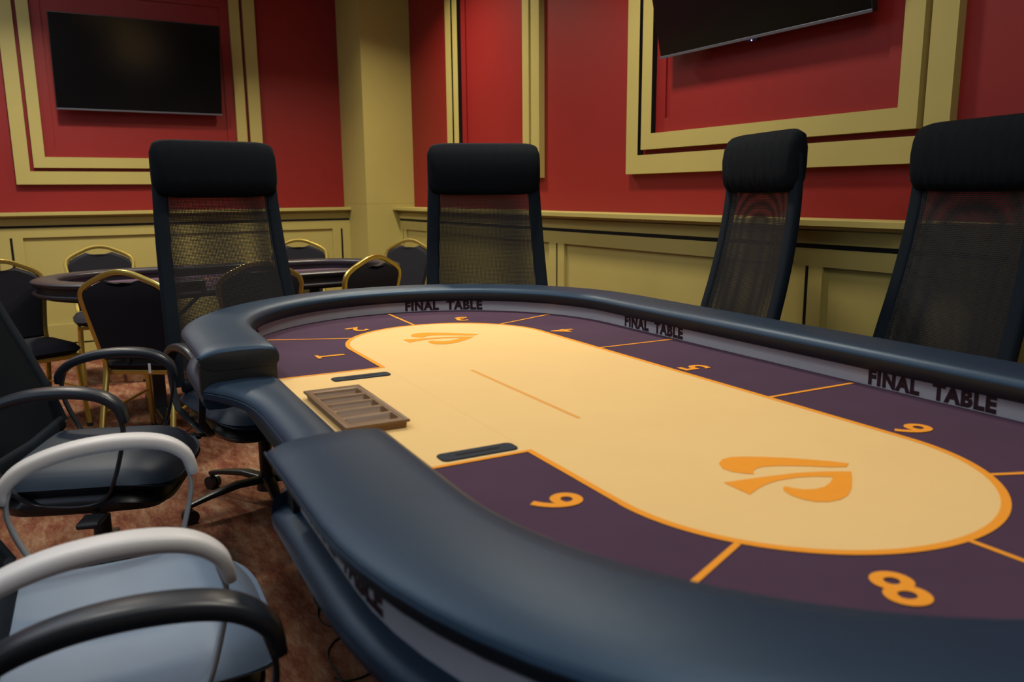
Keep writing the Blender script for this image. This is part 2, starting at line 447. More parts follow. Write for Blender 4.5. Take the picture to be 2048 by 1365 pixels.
def ring_sweep(bm, L, ts, prof, cap=True, endround=False):
    if endround:   # soft roll of the top just before both cut ends
        d = .05 / (2 * L); ts = [ts[0]] + [ts[0] + d * k for k in (.25, .6, 1)] + ts[1:-1] + [ts[-1] - d * k for k in (1, .6, .25)] + [ts[-1]]
        dz = [.034, .016, .005] + [0] * (len(ts) - 6) + [.005, .016, .034]
    else: dz = [0] * len(ts)
    rings = [[bm.verts.new(stad(L, r, t) + Vector((0, 0, z - (q if z > .2 else 0)))) for r, z in prof] for t, q in zip(ts, dz)]
    n = len(prof)
    for a, b in zip(rings[:-1], rings[1:]):
        for j in range(n): bm.faces.new((a[j], a[(j + 1) % n], b[(j + 1) % n], b[j]))
    if cap: bm.faces.new(rings[0][::-1]); bm.faces.new(rings[-1])
def stad_poly(L, r, n=48):
    out = []
    for i in range(n + 1): a = PI / 2 - PI * i / n; out.append((L + r * math.cos(a), r * math.sin(a)))
    for i in range(n + 1): a = -PI / 2 - PI * i / n; out.append((-L + r * math.cos(a), r * math.sin(a)))
    return out

S = 0.345
# flat spade emblem, points in table units about its centre
SP1 = [(-0.333, -0.239), (-0.374, -0.178), (-0.378, -0.11), (-0.348, -0.042), (-0.289, 0.048), (-0.219, 0.142), (-0.156, 0.208), (-0.077, 0.289), (-0.002, 0.35), (0.03, 0.293), (-0.011, 0.212), (-0.067, 0.142), (-0.117, 0.066), (-0.157, -0.005), (-0.182, -0.076), (-0.178, -0.127), (-0.163, -0.161), (-0.123, -0.2), (-0.16, -0.238), (-0.203, -0.27), (-0.266, -0.277)]
SP2 = [(-0.108, -0.414), (-0.085, -0.265), (-0.061, -0.136), (-0.031, 0.005), (0.022, 0.14), (0.088, 0.258), (0.155, 0.183), (0.248, 0.066), (0.3, -0.02), (0.321, -0.098), (0.314, -0.166), (0.284, -0.22), (0.231, -0.248), (0.169, -0.255), (0.112, -0.239), (0.078, -0.207), (0.079, -0.187), (0.114, -0.174), (0.148, -0.143), (0.17, -0.091), (0.171, -0.03), (0.146, 0.038), (0.098, 0.115), (0.051, 0.043), (0.016, -0.045), (0.002, -0.155), (0.009, -0.238), (0.032, -0.32), (0.072, -0.417)]
def flat_poly(bm, pts, z, mi):
    f = bm.faces.new([bm.verts.new((x, y, z)) for x, y in pts]); f.material_index = mi
    if f.normal.z < 0 or True:
        f.normal_update()
        if f.normal.z < 0: f.normal_flip()
def strip(bm, a, b, wd, z, mi):
    a = Vector(a); b = Vector(b); d = (b - a).normalized(); n = Vector((-d.y, d.x)) * wd / 2
    flat_poly(bm, [a + n, a - n, b - n, b + n], z, mi)
def loop_strip(bm, pts, wd, z, mi, closed=True):
    P = [Vector(p) for p in pts]; n = len(P); A = []; B = []
    for i in range(n):
        t = (P[(i + 1) % n] - P[i - 1]) if closed else (P[min(i + 1, n - 1)] - P[max(i - 1, 0)])
        t.normalize(); nn = Vector((-t.y, t.x)) * wd / 2
        A.append(bm.verts.new((*(P[i] + nn), z))); B.append(bm.verts.new((*(P[i] - nn), z)))
    for i in range(n if closed else n - 1):
        j = (i + 1) % n; f = bm.faces.new((A[i], B[i], B[j], A[j])); f.material_index = mi

def poker_table(root, s, L, rf, ro, gx, mats, main):
    """s = unit in metres; L straight half length, rf felt radius, ro outer radius (units)"""
    U = lambda bm: [setattr(v, 'co', v.co * s) for v in bm.verts]
    ts = ring_params(L, gx)
    i0 = rf - 0.02
    pad = [(i0 + .01, .128), (i0 - .006, .150), (i0 - .010, .222), (i0 + .006, .256), (i0 + .045, .277), (i0 + .14, .288), ((i0 + ro) / 2, .290), (ro - .15, .283), (ro - .075, .268), (ro - .030, .252), (ro - .006, .238), (ro, .224), (ro - .005, .200), (ro - .022, .165), (ro - .043, .138), (ro - .125, .118), (i0 + .05, .118)]
    bm = bmesh.new(); ring_sweep(bm, L, ts, pad, endround=True); U(bm)
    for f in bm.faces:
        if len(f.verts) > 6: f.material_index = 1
        elif max(v.co.z for v in f.verts) < .2245 * s: f.material_index = 1  # pad sides below the edge take the leather with painted shade
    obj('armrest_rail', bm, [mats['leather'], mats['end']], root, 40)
    # stitched edge round the pad
    for nm, r_, z_ in (('piping', ro - .002, .223),):
        bm = bmesh.new(); ring_sweep(bm, L, ts, [(r_ + .007 * math.cos(a), z_ + .007 * math.sin(a)) for a in [i * PI / 3 for i in range(6)]]); U(bm)
        obj(nm, bm, mats['leather'], root, 60)
    # upright band that carries the rail
    ts2 = ring_params(L, gx + 0.12)
    bm = bmesh.new(); ring_sweep(bm, L, ts2, [(rf + .045, -.06), (ro - .125, -.06), (ro - .125, .122), (rf + .045, .125)]); U(bm)
    obj('upright_band', bm, mats['race'], root, 30)
    for sx in (-1, 1):
        bm = bmesh.new(); x0, x1 = sorted((sx * (gx + .004), sx * (gx + 0.125)))
        if sx < 0: box(bm, x0, x1, -ro + .008, -rf + .010, -0.06, 0.172, 0.004)
        else: box(bm, x0, x1, -ro + .09, -rf - .02, -0.06, 0.122, 0.004)
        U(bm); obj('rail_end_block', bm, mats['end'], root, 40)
    # lower padded ring
    k_ = -.042 if main else 0
    lo = [(rf - .01, -.13), (rf - .01, -.006), (rf + .3, -.004), (ro - .13, k_ - .004), (ro - .070, k_ - .012), (ro - .024, k_ - .034), (ro - .010, k_ - .064), (ro - .018, k_ - .104), (ro - .05, k_ - .132), (ro - .16, k_ - .138)]
    bm = bmesh.new(); ring_sweep(bm, L, ts, lo); U(bm)
    obj('lower_ring', bm, mats['leather'], root, 40)
    # dealer's cut-in armrest
    rings = []; n = 36; bm = bmesh.new()
    for i in range(n + 1):
        x = -gx + 2 * gx * i / n; q = abs(x / gx)
        yo = ro - .28 + .262 * q ** 3.6; yi = rf - .02
        wd = yo - yi
        pr = [(yi + .01, -.03), (yi, -.004), (yi + .012, .012), (yi + .05, .030), (yi + wd * .45, .040), (yo - .10, .030), (yo - .045, .012), (yo - .012, -.012), (yo, -.030), (yo - .008, -.036), (yo + .002, -.044), (yo + .002, -.085), (yo - .02, -.105), (yi + .05, -.108)]
        rings.append([bm.verts.new((x, -y, z)) for y, z in pr])
    m_ = len(rings[0])
    for a, b in zip(rings[:-1], rings[1:]):
        for j in range(m_): bm.faces.new((a[j], b[j], b[(j + 1) % m_], a[(j + 1) % m_]))
    bm.faces.new(rings[0]); bm.faces.new(rings[-1][::-1]); U(bm)
    obj('dealer_armrest', bm, mats['leather'], root, 40)
    # board under everything
    bm = bmesh.new(); prism(bm, stad_poly(L, ro - .30), -0.20, -0.12)
    bmesh.ops.scale(bm, vec=(1, 1, 1), verts=bm.verts[:]); U(bm)
    obj('under_board', bm, M['plastic'], root)
    # felt with its printed layout
    bm = bmesh.new(); prism(bm, [(x, max(y, -(rf - .01)) if abs(x) < gx else y) for x, y in stad_poly(L, rf + .05)], -0.09, 0.0)
    R1 = 1.0 if main else 0.62; L1 = 2.11 if main else L
    z1, z2, z3, z4 = .0020, .0026, .0036, .0046
    if main:
        flat_poly(bm, stad_poly(L1, R1, 64), z2, 1)
        flat_poly(bm, [(-gx, -.90), (gx, -.90), (gx, -(rf - .012)), (-gx, -(rf - .012))], z1, 1)
        # orange outline: stadium without the dealer part, then down both sides of the dealer box
        pts = []
        k = 64
        pts.append((-gx, -(rf - .012))); pts.append((-gx, -R1))
        pts.append((-L1, -R1))
        for i in range(1, k): a = -PI / 2 - PI * i / k; pts.append((-L1 + R1 * math.cos(a), R1 * math.sin(a)))
        pts.append((-L1, R1)); pts.append((L1, R1))
        for i in range(1, k): a = PI / 2 - PI * i / k; pts.append((L1 + R1 * math.cos(a), R1 * math.sin(a)))
        pts.append((L1, -R1)); pts.append((gx, -R1)); pts.append((gx, -(rf - .012)))
        core = pts[2:-2]
        loop_strip(bm, [(x, y) for x, y in core], .042, z3, 2, closed=False)
        for sx in (-1, 1):
            strip(bm, (sx * gx, -R1 - .02), (sx * gx, -(rf - .012)), .03, z3, 2)
            strip(bm, (sx * (gx - .015), -R1), (sx * L1, -R1), .038, z3 + .0002, 2)
            # seat dividers
            strip(bm, (sx * 2.69, -.84), (sx * 3.05, -1.64), .030, z3 - .0005, 2)
            strip(bm, (sx * 3.11, 0.0), (sx * 4.06, 0.03), .030, z3 - .0005, 2)
            strip(bm, (sx * 2.70, .82), (sx * 3.05, 1.66), .030, z3 - .0005, 2)
            strip(bm, (sx * 1.04, 1.0), (sx * 1.04, 1.85), .030, z3 - .0005, 2)
        strip(bm, (-.78, -.41), (.83, -.41), .030, z3, 3)
        for cx in (-2.24, 2.25):
            for sp in (SP1, SP2): flat_poly(bm, [(x + cx, y) for x, y in sp], z4, 2)
        nums = {'1': (-1.93, -1.25, 90), '2': (-3.17, -.62, 18), '3': (-3.25, .62, -17), '4': (-1.98, 1.20, -90), '5': (0.05, 1.19, -90), '6': (2.01, 1.19, -90), '7': (3.25, .62, 197), '8': (3.25, -.60, 156), '9': (1.95, -1.25, 90)}
        for ch, (nx, ny, ang) in nums.items():
            src = text_mesh(ch, .345, .008, 'CENTER', 1.0)
            ys = [v.co.y for v in src.verts]; xs = [v.co.x for v in src.verts]
            cx_, cy_ = (min(xs) + max(xs)) / 2, (min(ys) + max(ys)) / 2
            up = Vector((math.cos(math.radians(ang)), math.sin(math.radians(ang)))); rt_ = Vector((up.y, -up.x))
            merge(bm, src, lambda c: Vector((nx + rt_.x * (c.x - cx_) + up.x * (c.y - cy_), ny + rt_.y * (c.x - cx_) + up.y * (c.y - cy_), z4)), 2)
            if ch == '1':
                bw = .075; yb = min(ys) - cy_
                q = [(-bw, yb), (bw, yb), (bw, yb + .032), (-bw, yb + .032)]
                flat_poly(bm, [(nx + rt_.x * a + up.x * b_, ny + rt_.y * a + up.y * b_) for a, b_ in q], z4 + .0003, 2)
            src.free()
    else:
        loop_strip(bm, stad_poly(L1 * .9, R1, 40), .04, z3, 2)
        strip(bm, (-gx * .8, -rf + .25), (gx * .9, -rf + .25), .04, z3, 2)
        strip(bm, (gx * .9, -rf + .25), (gx * 1.1, -rf + .05), .04, z3, 2)
    U(bm)
    obj('playing_felt', bm, [M['felt'], M['beige'], M['orange'], M['orange_soft']], root)

def mixcol(a, b, t): return tuple(x * (1 - t) + y * t for x, y in zip(a, b))
M['orange_soft'] = mat('soft_orange_print', (0.85, 0.42, 0.10), 0.85, noise=0.04, spec=0.15)

TH = -0.0349004
FZ = 0.78
ft = thing('poker_table', 'large oval final poker table with navy padded rail, purple and cream felt', 'table', (0, 0, 0), TH)
# the thing's base is on the floor; its top parts hang from an inner offset
class Lift: pass
def lifted(root, z):
    kids = [o for o in COL.objects if o.parent == root and not o.get('_lift')]
    for o in kids: o.location.z += z; o['_lift'] = 1
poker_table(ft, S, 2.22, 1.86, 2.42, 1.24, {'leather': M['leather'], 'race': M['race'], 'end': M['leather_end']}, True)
# FINAL TABLE lettering on the band, inside and outside
def arc_text(root, name, s, r, out, mid, size, z0, m):
    """mid = position along the outline measured in units from (-L, +r) clockwise"""
    L = 2.22
    src = text_mesh(s, size, .009, 'CENTER', .93, 1.13)
    bm = bmesh.new()
    def P(u):
        per = 4 * L + 2 * PI * r; u = u % per
        if u < 2 * L: return Vector((-L + u, r, 0))
        u -= 2 * L
        if u < PI * r: a = u / r; return Vector((L + r * math.sin(a), r * math.cos(a), 0))
        u -= PI * r
        if u < 2 * L: return Vector((L - u, -r, 0))
        u -= 2 * L; a = u / r; return Vector((-L - r * math.sin(a), -r * math.cos(a), 0))
    sg = -1 if out else 1
    xs = sorted({round(v.co.x, 4) for v in src.verts})
    gap = max(range(len(xs) - 1), key=lambda i: xs[i + 1] - xs[i]); cut = (xs[gap] + xs[gap + 1]) / 2
    for nm, lo_ in (('final_lettering', True), ('table_lettering', False)):
        part = src.copy()
        bmesh.ops.delete(part, geom=[v for v in part.verts if (v.co.x > cut) == lo_], context='VERTS')
        bm = bmesh.new(); merge(bm, part, lambda c: (P(mid + sg * c.x) + Vector((0, 0, z0 + c.y))) * S); part.free()
        obj(nm, bm, m, root)
    src.free()
rin = 1.86 + .045 - .002; rout = 2.42 - .125 + .002
a2u = lambda deg_from_left: -(math.radians(deg_from_left)) * rin   # degrees round the left end
for mid in (a2u(68), 0.80, 3.82, 2 * 2.22 + math.radians(68) * rin):
    arc_text(ft, 'final_table_lettering', 'FINAL  TABLE', rin, False, mid, .150, .016, M['race_text'])
per_in = 4 * 2.22 + 2 * PI * rin
arc_text(ft, 'final_table_lettering', 'FINAL  TABLE', rin, False, per_in - PI * rin + math.radians(17) * rin, .150, .016, M['race_text'])
per_h = 2 * 2.22 + PI * rout
for xm in (2.02, -2.02): arc_text(ft, 'final_table_lettering', 'FINAL  TABLE', rout, True, per_h + (2.22 - xm), .150, -.022, M['race_text'])
# card drop slots let into the felt
for cx in (-.985, 1.13):
    pts = [(cx * S + x, -1.265 * S + y) for x, y in rrect(.125 * S, .46 * S, .032 * S, 5)]
    bm = bmesh.new(); prism(bm, pts, .0005, .0035, .001)
    so = obj('drop_slot_plate', bm, M['slot'], ft)
    bm = bmesh.new(); prism(bm, [(cx * S + x, -1.265 * S + y) for x, y in rrect(.022 * S, .27 * S, .008 * S, 3)], .0030, .0039)
    obj('slot_opening', bm, M['black'], so)
for o in list(ft.children): o.location.z = FZ
# folding trestle legs
for sx in (-1, 1):
    bm = bmesh.new()
    x = sx * 0.62
    sweep(bm, [(x, -0.5, 0.03), (x, 0.5, 0.03)], rrect(.06, .045, .01))
    for y in (-0.3, 0.3): sweep(bm, [(x, y, 0.03), (x, y, FZ - .05)], rrect(.05, .05, .008), up=Vector((1, 0, 0)))
    sweep(bm, [(x, -0.5, FZ - .075), (x, 0.5, FZ - .075)], rrect(.06, .04, .01))
    box(bm, x - .035, x + .035, -0.53, -0.45, 0, 0.05, .006); box(bm, x - .035, x + .035, 0.45, 0.53, 0, 0.05, .006)
    obj('trestle_leg', bm, M['plastic'], ft)

# background table
bg = thing('poker_table', 'smaller dark oval poker table among the gold framed banquet chairs', 'table', (-3.42, -0.17, 0), PI / 2 + math.radians(2))
sb = 0.22
poker_table(bg, sb, 2.55, 1.72, 2.3, 1.15, {'leather': M['bgleather'], 'race': M['bgleather'], 'end': M['bgleather']}, False)
for o in list(bg.children): o.location.z = 0.76
for sx in (-1, 1):
    bm = bmesh.new(); x = sx * 0.48
    box(bm, x - .035, x + .035, -0.10, 0.10, 0.03, 0.73, .006); box(bm, x - .03, x + .03, -.36, .36, 0, .04, .006)
    sweep(bm, [(x - sx * .03, 0, .45), (x - sx * .33, 0, .72)], rrect(.03, .02, .004))
    obj('pedestal_leg', bm, M['plastic'], bg)

# ---------------------------------------------------------------- chip tray lying on the felt
def chip_tray():
    Wx, Wy, H = 1.02 * S, .37 * S, .035 * S + .006
    t = thing('chip_tray', 'empty bronze plastic chip tray with five channels on the cream felt', 'tray', (-.02 * S, 0, FZ), TH)
    c = Matrix.Rotation(TH, 4, 'Z') @ Vector((-.02 * S, -1.62 * S, 0)); t.location = (c.x, c.y, FZ + .001)
    bm = bmesh.new()
    nx, ny = 130, 26
    def hgt(x, y):
        n = 5; m_ = .055 * Wx; a = x + Wx / 2 - m_; wch = (Wx - 2 * m_) / n
        if a <= 0 or a >= Wx - 2 * m_ or abs(y) > Wy / 2 - .028 * S - .004: return H
        q = (a % wch) / wch
        if q < .14 or q > .90: return H - .0012
        u = (q - .52) / .38
        return H - .0015 - (H + .0 - .004) * math.sqrt(max(0, 1 - u * u))
    g = [[bm.verts.new((-Wx / 2 + Wx * i / nx, -Wy / 2 + Wy * j / ny, hgt(-Wx / 2 + Wx * i / nx, -Wy / 2 + Wy * j / ny))) for j in range(ny + 1)] for i in range(nx + 1)]
    for i in range(nx):
        for j in range(ny): bm.faces.new((g[i][j], g[i + 1][j], g[i + 1][j + 1], g[i][j + 1]))
    bd = [g[i][0] for i in range(nx + 1)] + [g[nx][j] for j in range(1, ny + 1)] + [g[i][ny] for i in range(nx - 1, -1, -1)] + [g[0][j] for j in range(ny - 1, 0, -1)]
    lowr = [bm.verts.new((v.co.x * .985, v.co.y * .97, 0)) for v in bd]
    for i in range(len(bd)): bm.faces.new((bd[i], lowr[i], lowr[(i + 1) % len(bd)], bd[(i + 1) % len(bd)]))
    bm.faces.new(lowr[::-1])
    obj('channel_body', bm, M['tray'], t, 35)
    bm = bmesh.new(); sweep(bm, [(-Wx / 2, -Wy / 2, H - .002), (Wx / 2, -Wy / 2, H - .002), (Wx / 2, Wy / 2, H - .002), (-Wx / 2, Wy / 2, H - .002)], rrect(.012, .006, .002), closed=True)
    obj('rim', bm, M['tray'], t, 40)
chip_tray()

# ---------------------------------------------------------------- office chairs (local +X is forward)
PROF = spline([(-.190, 0, .50), (-.205, 0, .60), (-.235, 0, .75), (-.272, 0, .90), (-.302, 0, 1.05), (-.322, 0, 1.20), (-.328, 0, 1.32), (-.325, 0, 1.40)], 6)
def half_w(z): 
    return .270 - .038 * min(1, max(0, (z - .55) / .75)) 
def cushion(bm, cx, cy, z0, z1, wx, wy, crown=.02, p=4.5, droop=0.0, nx=22):
    rows = []
    n = nx
    def pt(u, v, side):
        # square to superellipse
        m_ = max(abs(u), abs(v)); 
        if m_ > 0:
            d = (abs(u) ** p + abs(v) ** p) ** (1 / p); k = m_ / d if d else 1
        else: k = 1
        x, y = u * k, v * k
        e = m_ ** 6
        h = (z1 - z0) / 2
        zc = (z0 + z1) / 2
        z = zc + side * (h * math.sqrt(max(0, 1 - e)) + (crown * (1 - m_ ** 2) if side > 0 else 0))
        z -= droop * max(0, x - .45) ** 2 * (1 if side > 0 else .6)
        return (cx + x * wx / 2, cy + y * wy / 2, z)
    for side in (1, -1):
        g = [[bm.verts.new(pt(-1 + 2 * i / n, -1 + 2 * j / n, side)) for j in range(n + 1)] for i in range(n + 1)]
        for i in range(n):
            for j in range(n): bm.faces.new((g[i][j], g[i + 1][j], g[i + 1][j + 1], g[i][j + 1]))
    bmesh.ops.remove_doubles(bm, verts=bm.verts[:], dist=1e-5)
def office_chair(label, arm_m, strap_m, seat_m, loc, rz, group=None, wr=False, base_rot=0.0, weave=None):
    t = thing('office_chair', label, 'chair', loc, rz, group)
    # backrest frame: two padded side members and a lower cross member
    for sg in (-1, 1):
        bm = bmesh.new(); sweep(bm, [(p.x, sg * half_w(p.z), p.z) for p in PROF], rrect(.036, .058, .014), up=Vector((0, 1, 0)))
        obj('side_frame', bm, M['frame_fabric'], t, 40)
    bm = bmesh.new(); sweep(bm, [(-.190, -.25, .50), (-.188, 0, .49), (-.190, .25, .50)], rrect(.045, .05, .015), up=Vector((0, 0, 1)))
    obj('lower_frame', bm, M['frame_fabric'], t, 40)
    # two layers of open mesh, front one sagging a little
    for nm, off, sag in (('front_mesh', .012, -.022), ('rear_mesh', -.016, -.006)):
        bm = bmesh.new(); uv = bm.loops.layers.uv.new('UVMap'); nv = 14; g = []
        s_ = 0.0; prev = None
        for p in PROF:
            if prev is not None: s_ += (p - prev).length
            prev = p; row = []
            hw = half_w(p.z) - .02
            for j in range(nv + 1):
                q = -1 + 2 * j / nv
                lz = min(1, max(0, (p.z - .5) / .2)) * min(1, max(0, (1.36 - p.z) / .2))
                v = bm.verts.new((p.x + off + sag * (1 - q * q) * lz, q * hw, p.z)); row.append((v, (q * hw + 3, s_ + 1 + (0.0 if off > 0 else .0012) )))
            g.append(row)
        for a, b in zip(g[:-1], g[1:]):
            for j in range(nv):
                qd = (a[j], a[j + 1], b[j + 1], b[j]); f = bm.faces.new([v for v, _ in qd])
                for lp, (_, c) in zip(f.loops, qd): lp[uv].uv = c
        obj(nm, bm, weave or M['weave'], t, 180)
    # headrest cushion wrapped over the top
    bm = bmesh.new(); n = 40; rings = []
    prf = [(.030, 1.262), (.048, 1.285), (.055, 1.33), (.053, 1.39), (.045, 1.44), (.022, 1.484), (-.005, 1.492), (-.030, 1.480), (-.042, 1.43), (-.042, 1.36), (-.036, 1.30), (-.020, 1.265), (.0, 1.258)]
    m_ = len(prf)
    for i in range(n + 1):
        q = -1 + 2 * i / n; y = .260 * q
        k = (1 - abs(q) ** 9) ** .42 if abs(q) < 1 else 0
        k = max(k, .02)
        ring = []
        for a_, z in prf:
            wrk = (.0030 * math.sin(q * 27 + z * 23) + .0026 * math.sin(q * 47 - z * 40)) * (1 if wr else .35) * (1 if a_ > 0 else 0)
            zz = 1.372 + (z - 1.372) * (0.60 + 0.40 * k)
            ring.append(bm.verts.new((-.327 + (a_ + wrk) * (.35 + .65 * k), y, zz)))
        rings.append(ring)
    for a, b in zip(rings[:-1], rings[1:]):
        for j in range(m_): bm.faces.new((a[j], a[(j + 1) % m_], b[(j + 1) % m_], b[j]))
    bm.faces.new(rings[0][::-1]); bm.faces.new(rings[-1])
    obj('headrest', bm, M['fabric'], t, 60)
    # seat
    bm = bmesh.new(); cushion(bm, -.005, 0, .405, .487, .59, .55, .012, droop=.14); obj('seat', bm, seat_m, t, 70)
    bm = bmesh.new(); cushion(bm, .01, 0, .335, .440, .50, .51, .0, droop=.12); obj('seat_shell', bm, M['plastic'], t, 70)
    bm = bmesh.new(); sweep(bm, [(-.12, 0, .385), (-.20, 0, .39), (-.245, 0, .43), (-.245, 0, .52)], rrect(.09, .02, .006), up=Vector((0, 1, 0)))
    for v in bm.verts: pass
    obj('back_bracket', bm, M['chrome'], t, 40)
    bm = bmesh.new(); box(bm, -.13, .10, -.07, .07, .295, .345, .012); obj('tilt_mechanism', bm, M['plastic'], t, 40)
    bm = bmesh.new(); sweep(bm, [(0.03, -.07, .33), (0.08, -.30, .365)], circ(.008, 8)); box(bm, .055, .115, -.37, -.29, .357, .374, .006); obj('height_lever', bm, M['plastic'], t, 40)
    bm = bmesh.new(); cyl(bm, (0, 0, .16), .016, .18, 16); cyl(bm, (0, 0, .055), .027, .20, 16); obj('gas_lift', bm, M['plastic'], t, 40)
    # arms: padded top and a thin loop down to the seat
    for sg in (-1, 1):
        top = spline([(-.192, 0, .632), (-.182, 0, .668), (-.138, 0, .704), (-.054, 0, .728), (.045, 0, .733), (.126, 0, .720), (.174, 0, .686), (.190, 0, .638)], 6)
        n = len(top); sc = [(.55 + .45 * math.sin(PI * i / (n - 1)) ** .5, .6 + .4 * math.sin(PI * i / (n - 1)) ** .5) for i in range(n)]
        bm = bmesh.new(); sweep(bm, [(p.x, sg * .295, p.z) for p in top], rrect(.058, .026, .010), up=Vector((0, 1, 0)), scales=None, ups=None) if False else None
        prof = rrect(.031, .056, .012)
        sweep(bm, [(p.x, sg * .295, p.z) for p in top], prof, up=Vector((0, 1, 0)), scales=[(b, a) for a, b in sc])
        ap = obj('armrest', bm, arm_m, t, 50)
        lp = spline([(-.170, 0, .668), (-.184, 0, .61), (-.168, 0, .54), (-.128, 0, .45), (-.09, 0, .40), (-.02, 0, .385), (.06, 0, .385), (.11, 0, .41), (.145, 0, .47), (.172, 0, .56), (.182, 0, .62), (.170, 0, .675)], 5)
        ins = lambda z: sg * (.295 - .05 * min(1, max(0, (.47 - z) / .08)))
        bm = bmesh.new(); sweep(bm, [(p.x, ins(p.z), p.z) for p in lp], rrect(.009, .026, .004), up=Vector((0, 1, 0)))
        obj('arm_loop', bm, strap_m, ap, 50)
    # five-star base on castors
    bm = bmesh.new(); cyl(bm, (0, 0, .055), .045, .06, 20, .036); obj('base_hub', bm, M['plastic'], t, 40)
    for k in range(5):
        a = 2 * PI * k / 5 + base_rot; d = Vector((math.cos(a), math.sin(a), 0))
        bm = bmesh.new()
        pth = [d * .03 + Vector((0, 0, .10)), d * .13 + Vector((0, 0, .105)), d * .25 + Vector((0, 0, .088)), d * .335 + Vector((0, 0, .070))]
        sweep(bm, pth, rrect(.05, .026, .008), scales=[1, .9, .75, .6])
        lg = obj('base_leg', bm, M['plastic'], t, 50)
        bm = bmesh.new(); c = d * .33; s2 = Vector((-d.y, d.x, 0))
        for o_ in (-.014, .014):
            cc = c + s2 * o_
            n = 20; w_ = .009; A = []; B = []
            for i in range(n):
                th = 2 * PI * i / n; r_ = .028
                q = cc + d * r_ * math.cos(th) + Vector((0, 0, .028 + r_ * math.sin(th)))
                A.append(bm.verts.new(q - s2 * w_)); B.append(bm.verts.new(q + s2 * w_))
            for i in range(n): bm.faces.new((A[i], A[(i + 1) % n], B[(i + 1) % n], B[i]))
            bm.faces.new(A[::-1]); bm.faces.new(B)
        cyl(bm, c + Vector((0, 0, .03)), .010, .045, 10)
        obj('caster', bm, M['plastic'], lg, 40)
    return t
R_ = math.radians
base = office_chair('black mesh office chair at the far left end of the final table, behind seat 2', M['arm_black'], M['arm_black'], M['seat_leather'], (-1.604, -0.426, 0), R_(10), base_rot=R_(-14))
c2 = dup(base, (-1.35, 0.54, 0), R_(-20), 'black mesh office chair behind seat 3, in front of the tall narrow wall frame')
c3 = office_chair('black mesh office chair below the right television, its headrest wrinkled, turned sideways', M['arm_black'], M['arm_black'], M['seat_leather'], (-0.724, 1.041, 0), R_(-106), wr=True, weave=M['dense_weave'])
c4 = dup(c3, (0.054, 1.197, 0), R_(-103), 'black mesh office chair nearest the right edge of the photo, large dark headrest')
P1 = office_chair('black office chair with black looped arms and dark seat, left of the dealer position', M['arm_black'], M['arm_black'], M['seat_leather'], (-1.10, -1.06, 0), R_(70), base_rot=R_(30), weave=M['fabric'])
P2 = office_chair('office chair with white looped arms and pale blue sheen-painted seat in the near left foreground', M['arm_white'], M['strap_white'], M['light_seat'], (0.06, -1.085, 0), R_(87), weave=M['fabric'])
P3 = dup(base, (0.88, -1.13, 0), R_(80), 'black office chair nearest the camera, only its black looped armrest in view')

# the two chairs at the left are tilted back a little more than the others
pv = Vector((-.20, 0, .50))
for o, ang in [(o, R_(-9)) for o in P1.children] + [(o, R_(-19)) for o in P2.children]:
    Rm = Matrix.Rotation(ang, 4, 'Y')
    if o.name.split('.')[0] in ('side_frame', 'front_mesh', 'rear_mesh', 'headrest', 'lower_frame'):
        o.rotation_euler.y = ang; o.location = pv - (Rm @ pv)

# the chairs pushed under the rail have their arms set a little lower
for ch_ in (base, c2, c3, c4):
    for o in ch_.children:
        if o.name.split('.')[0] == 'armrest': o.location.z = -.038

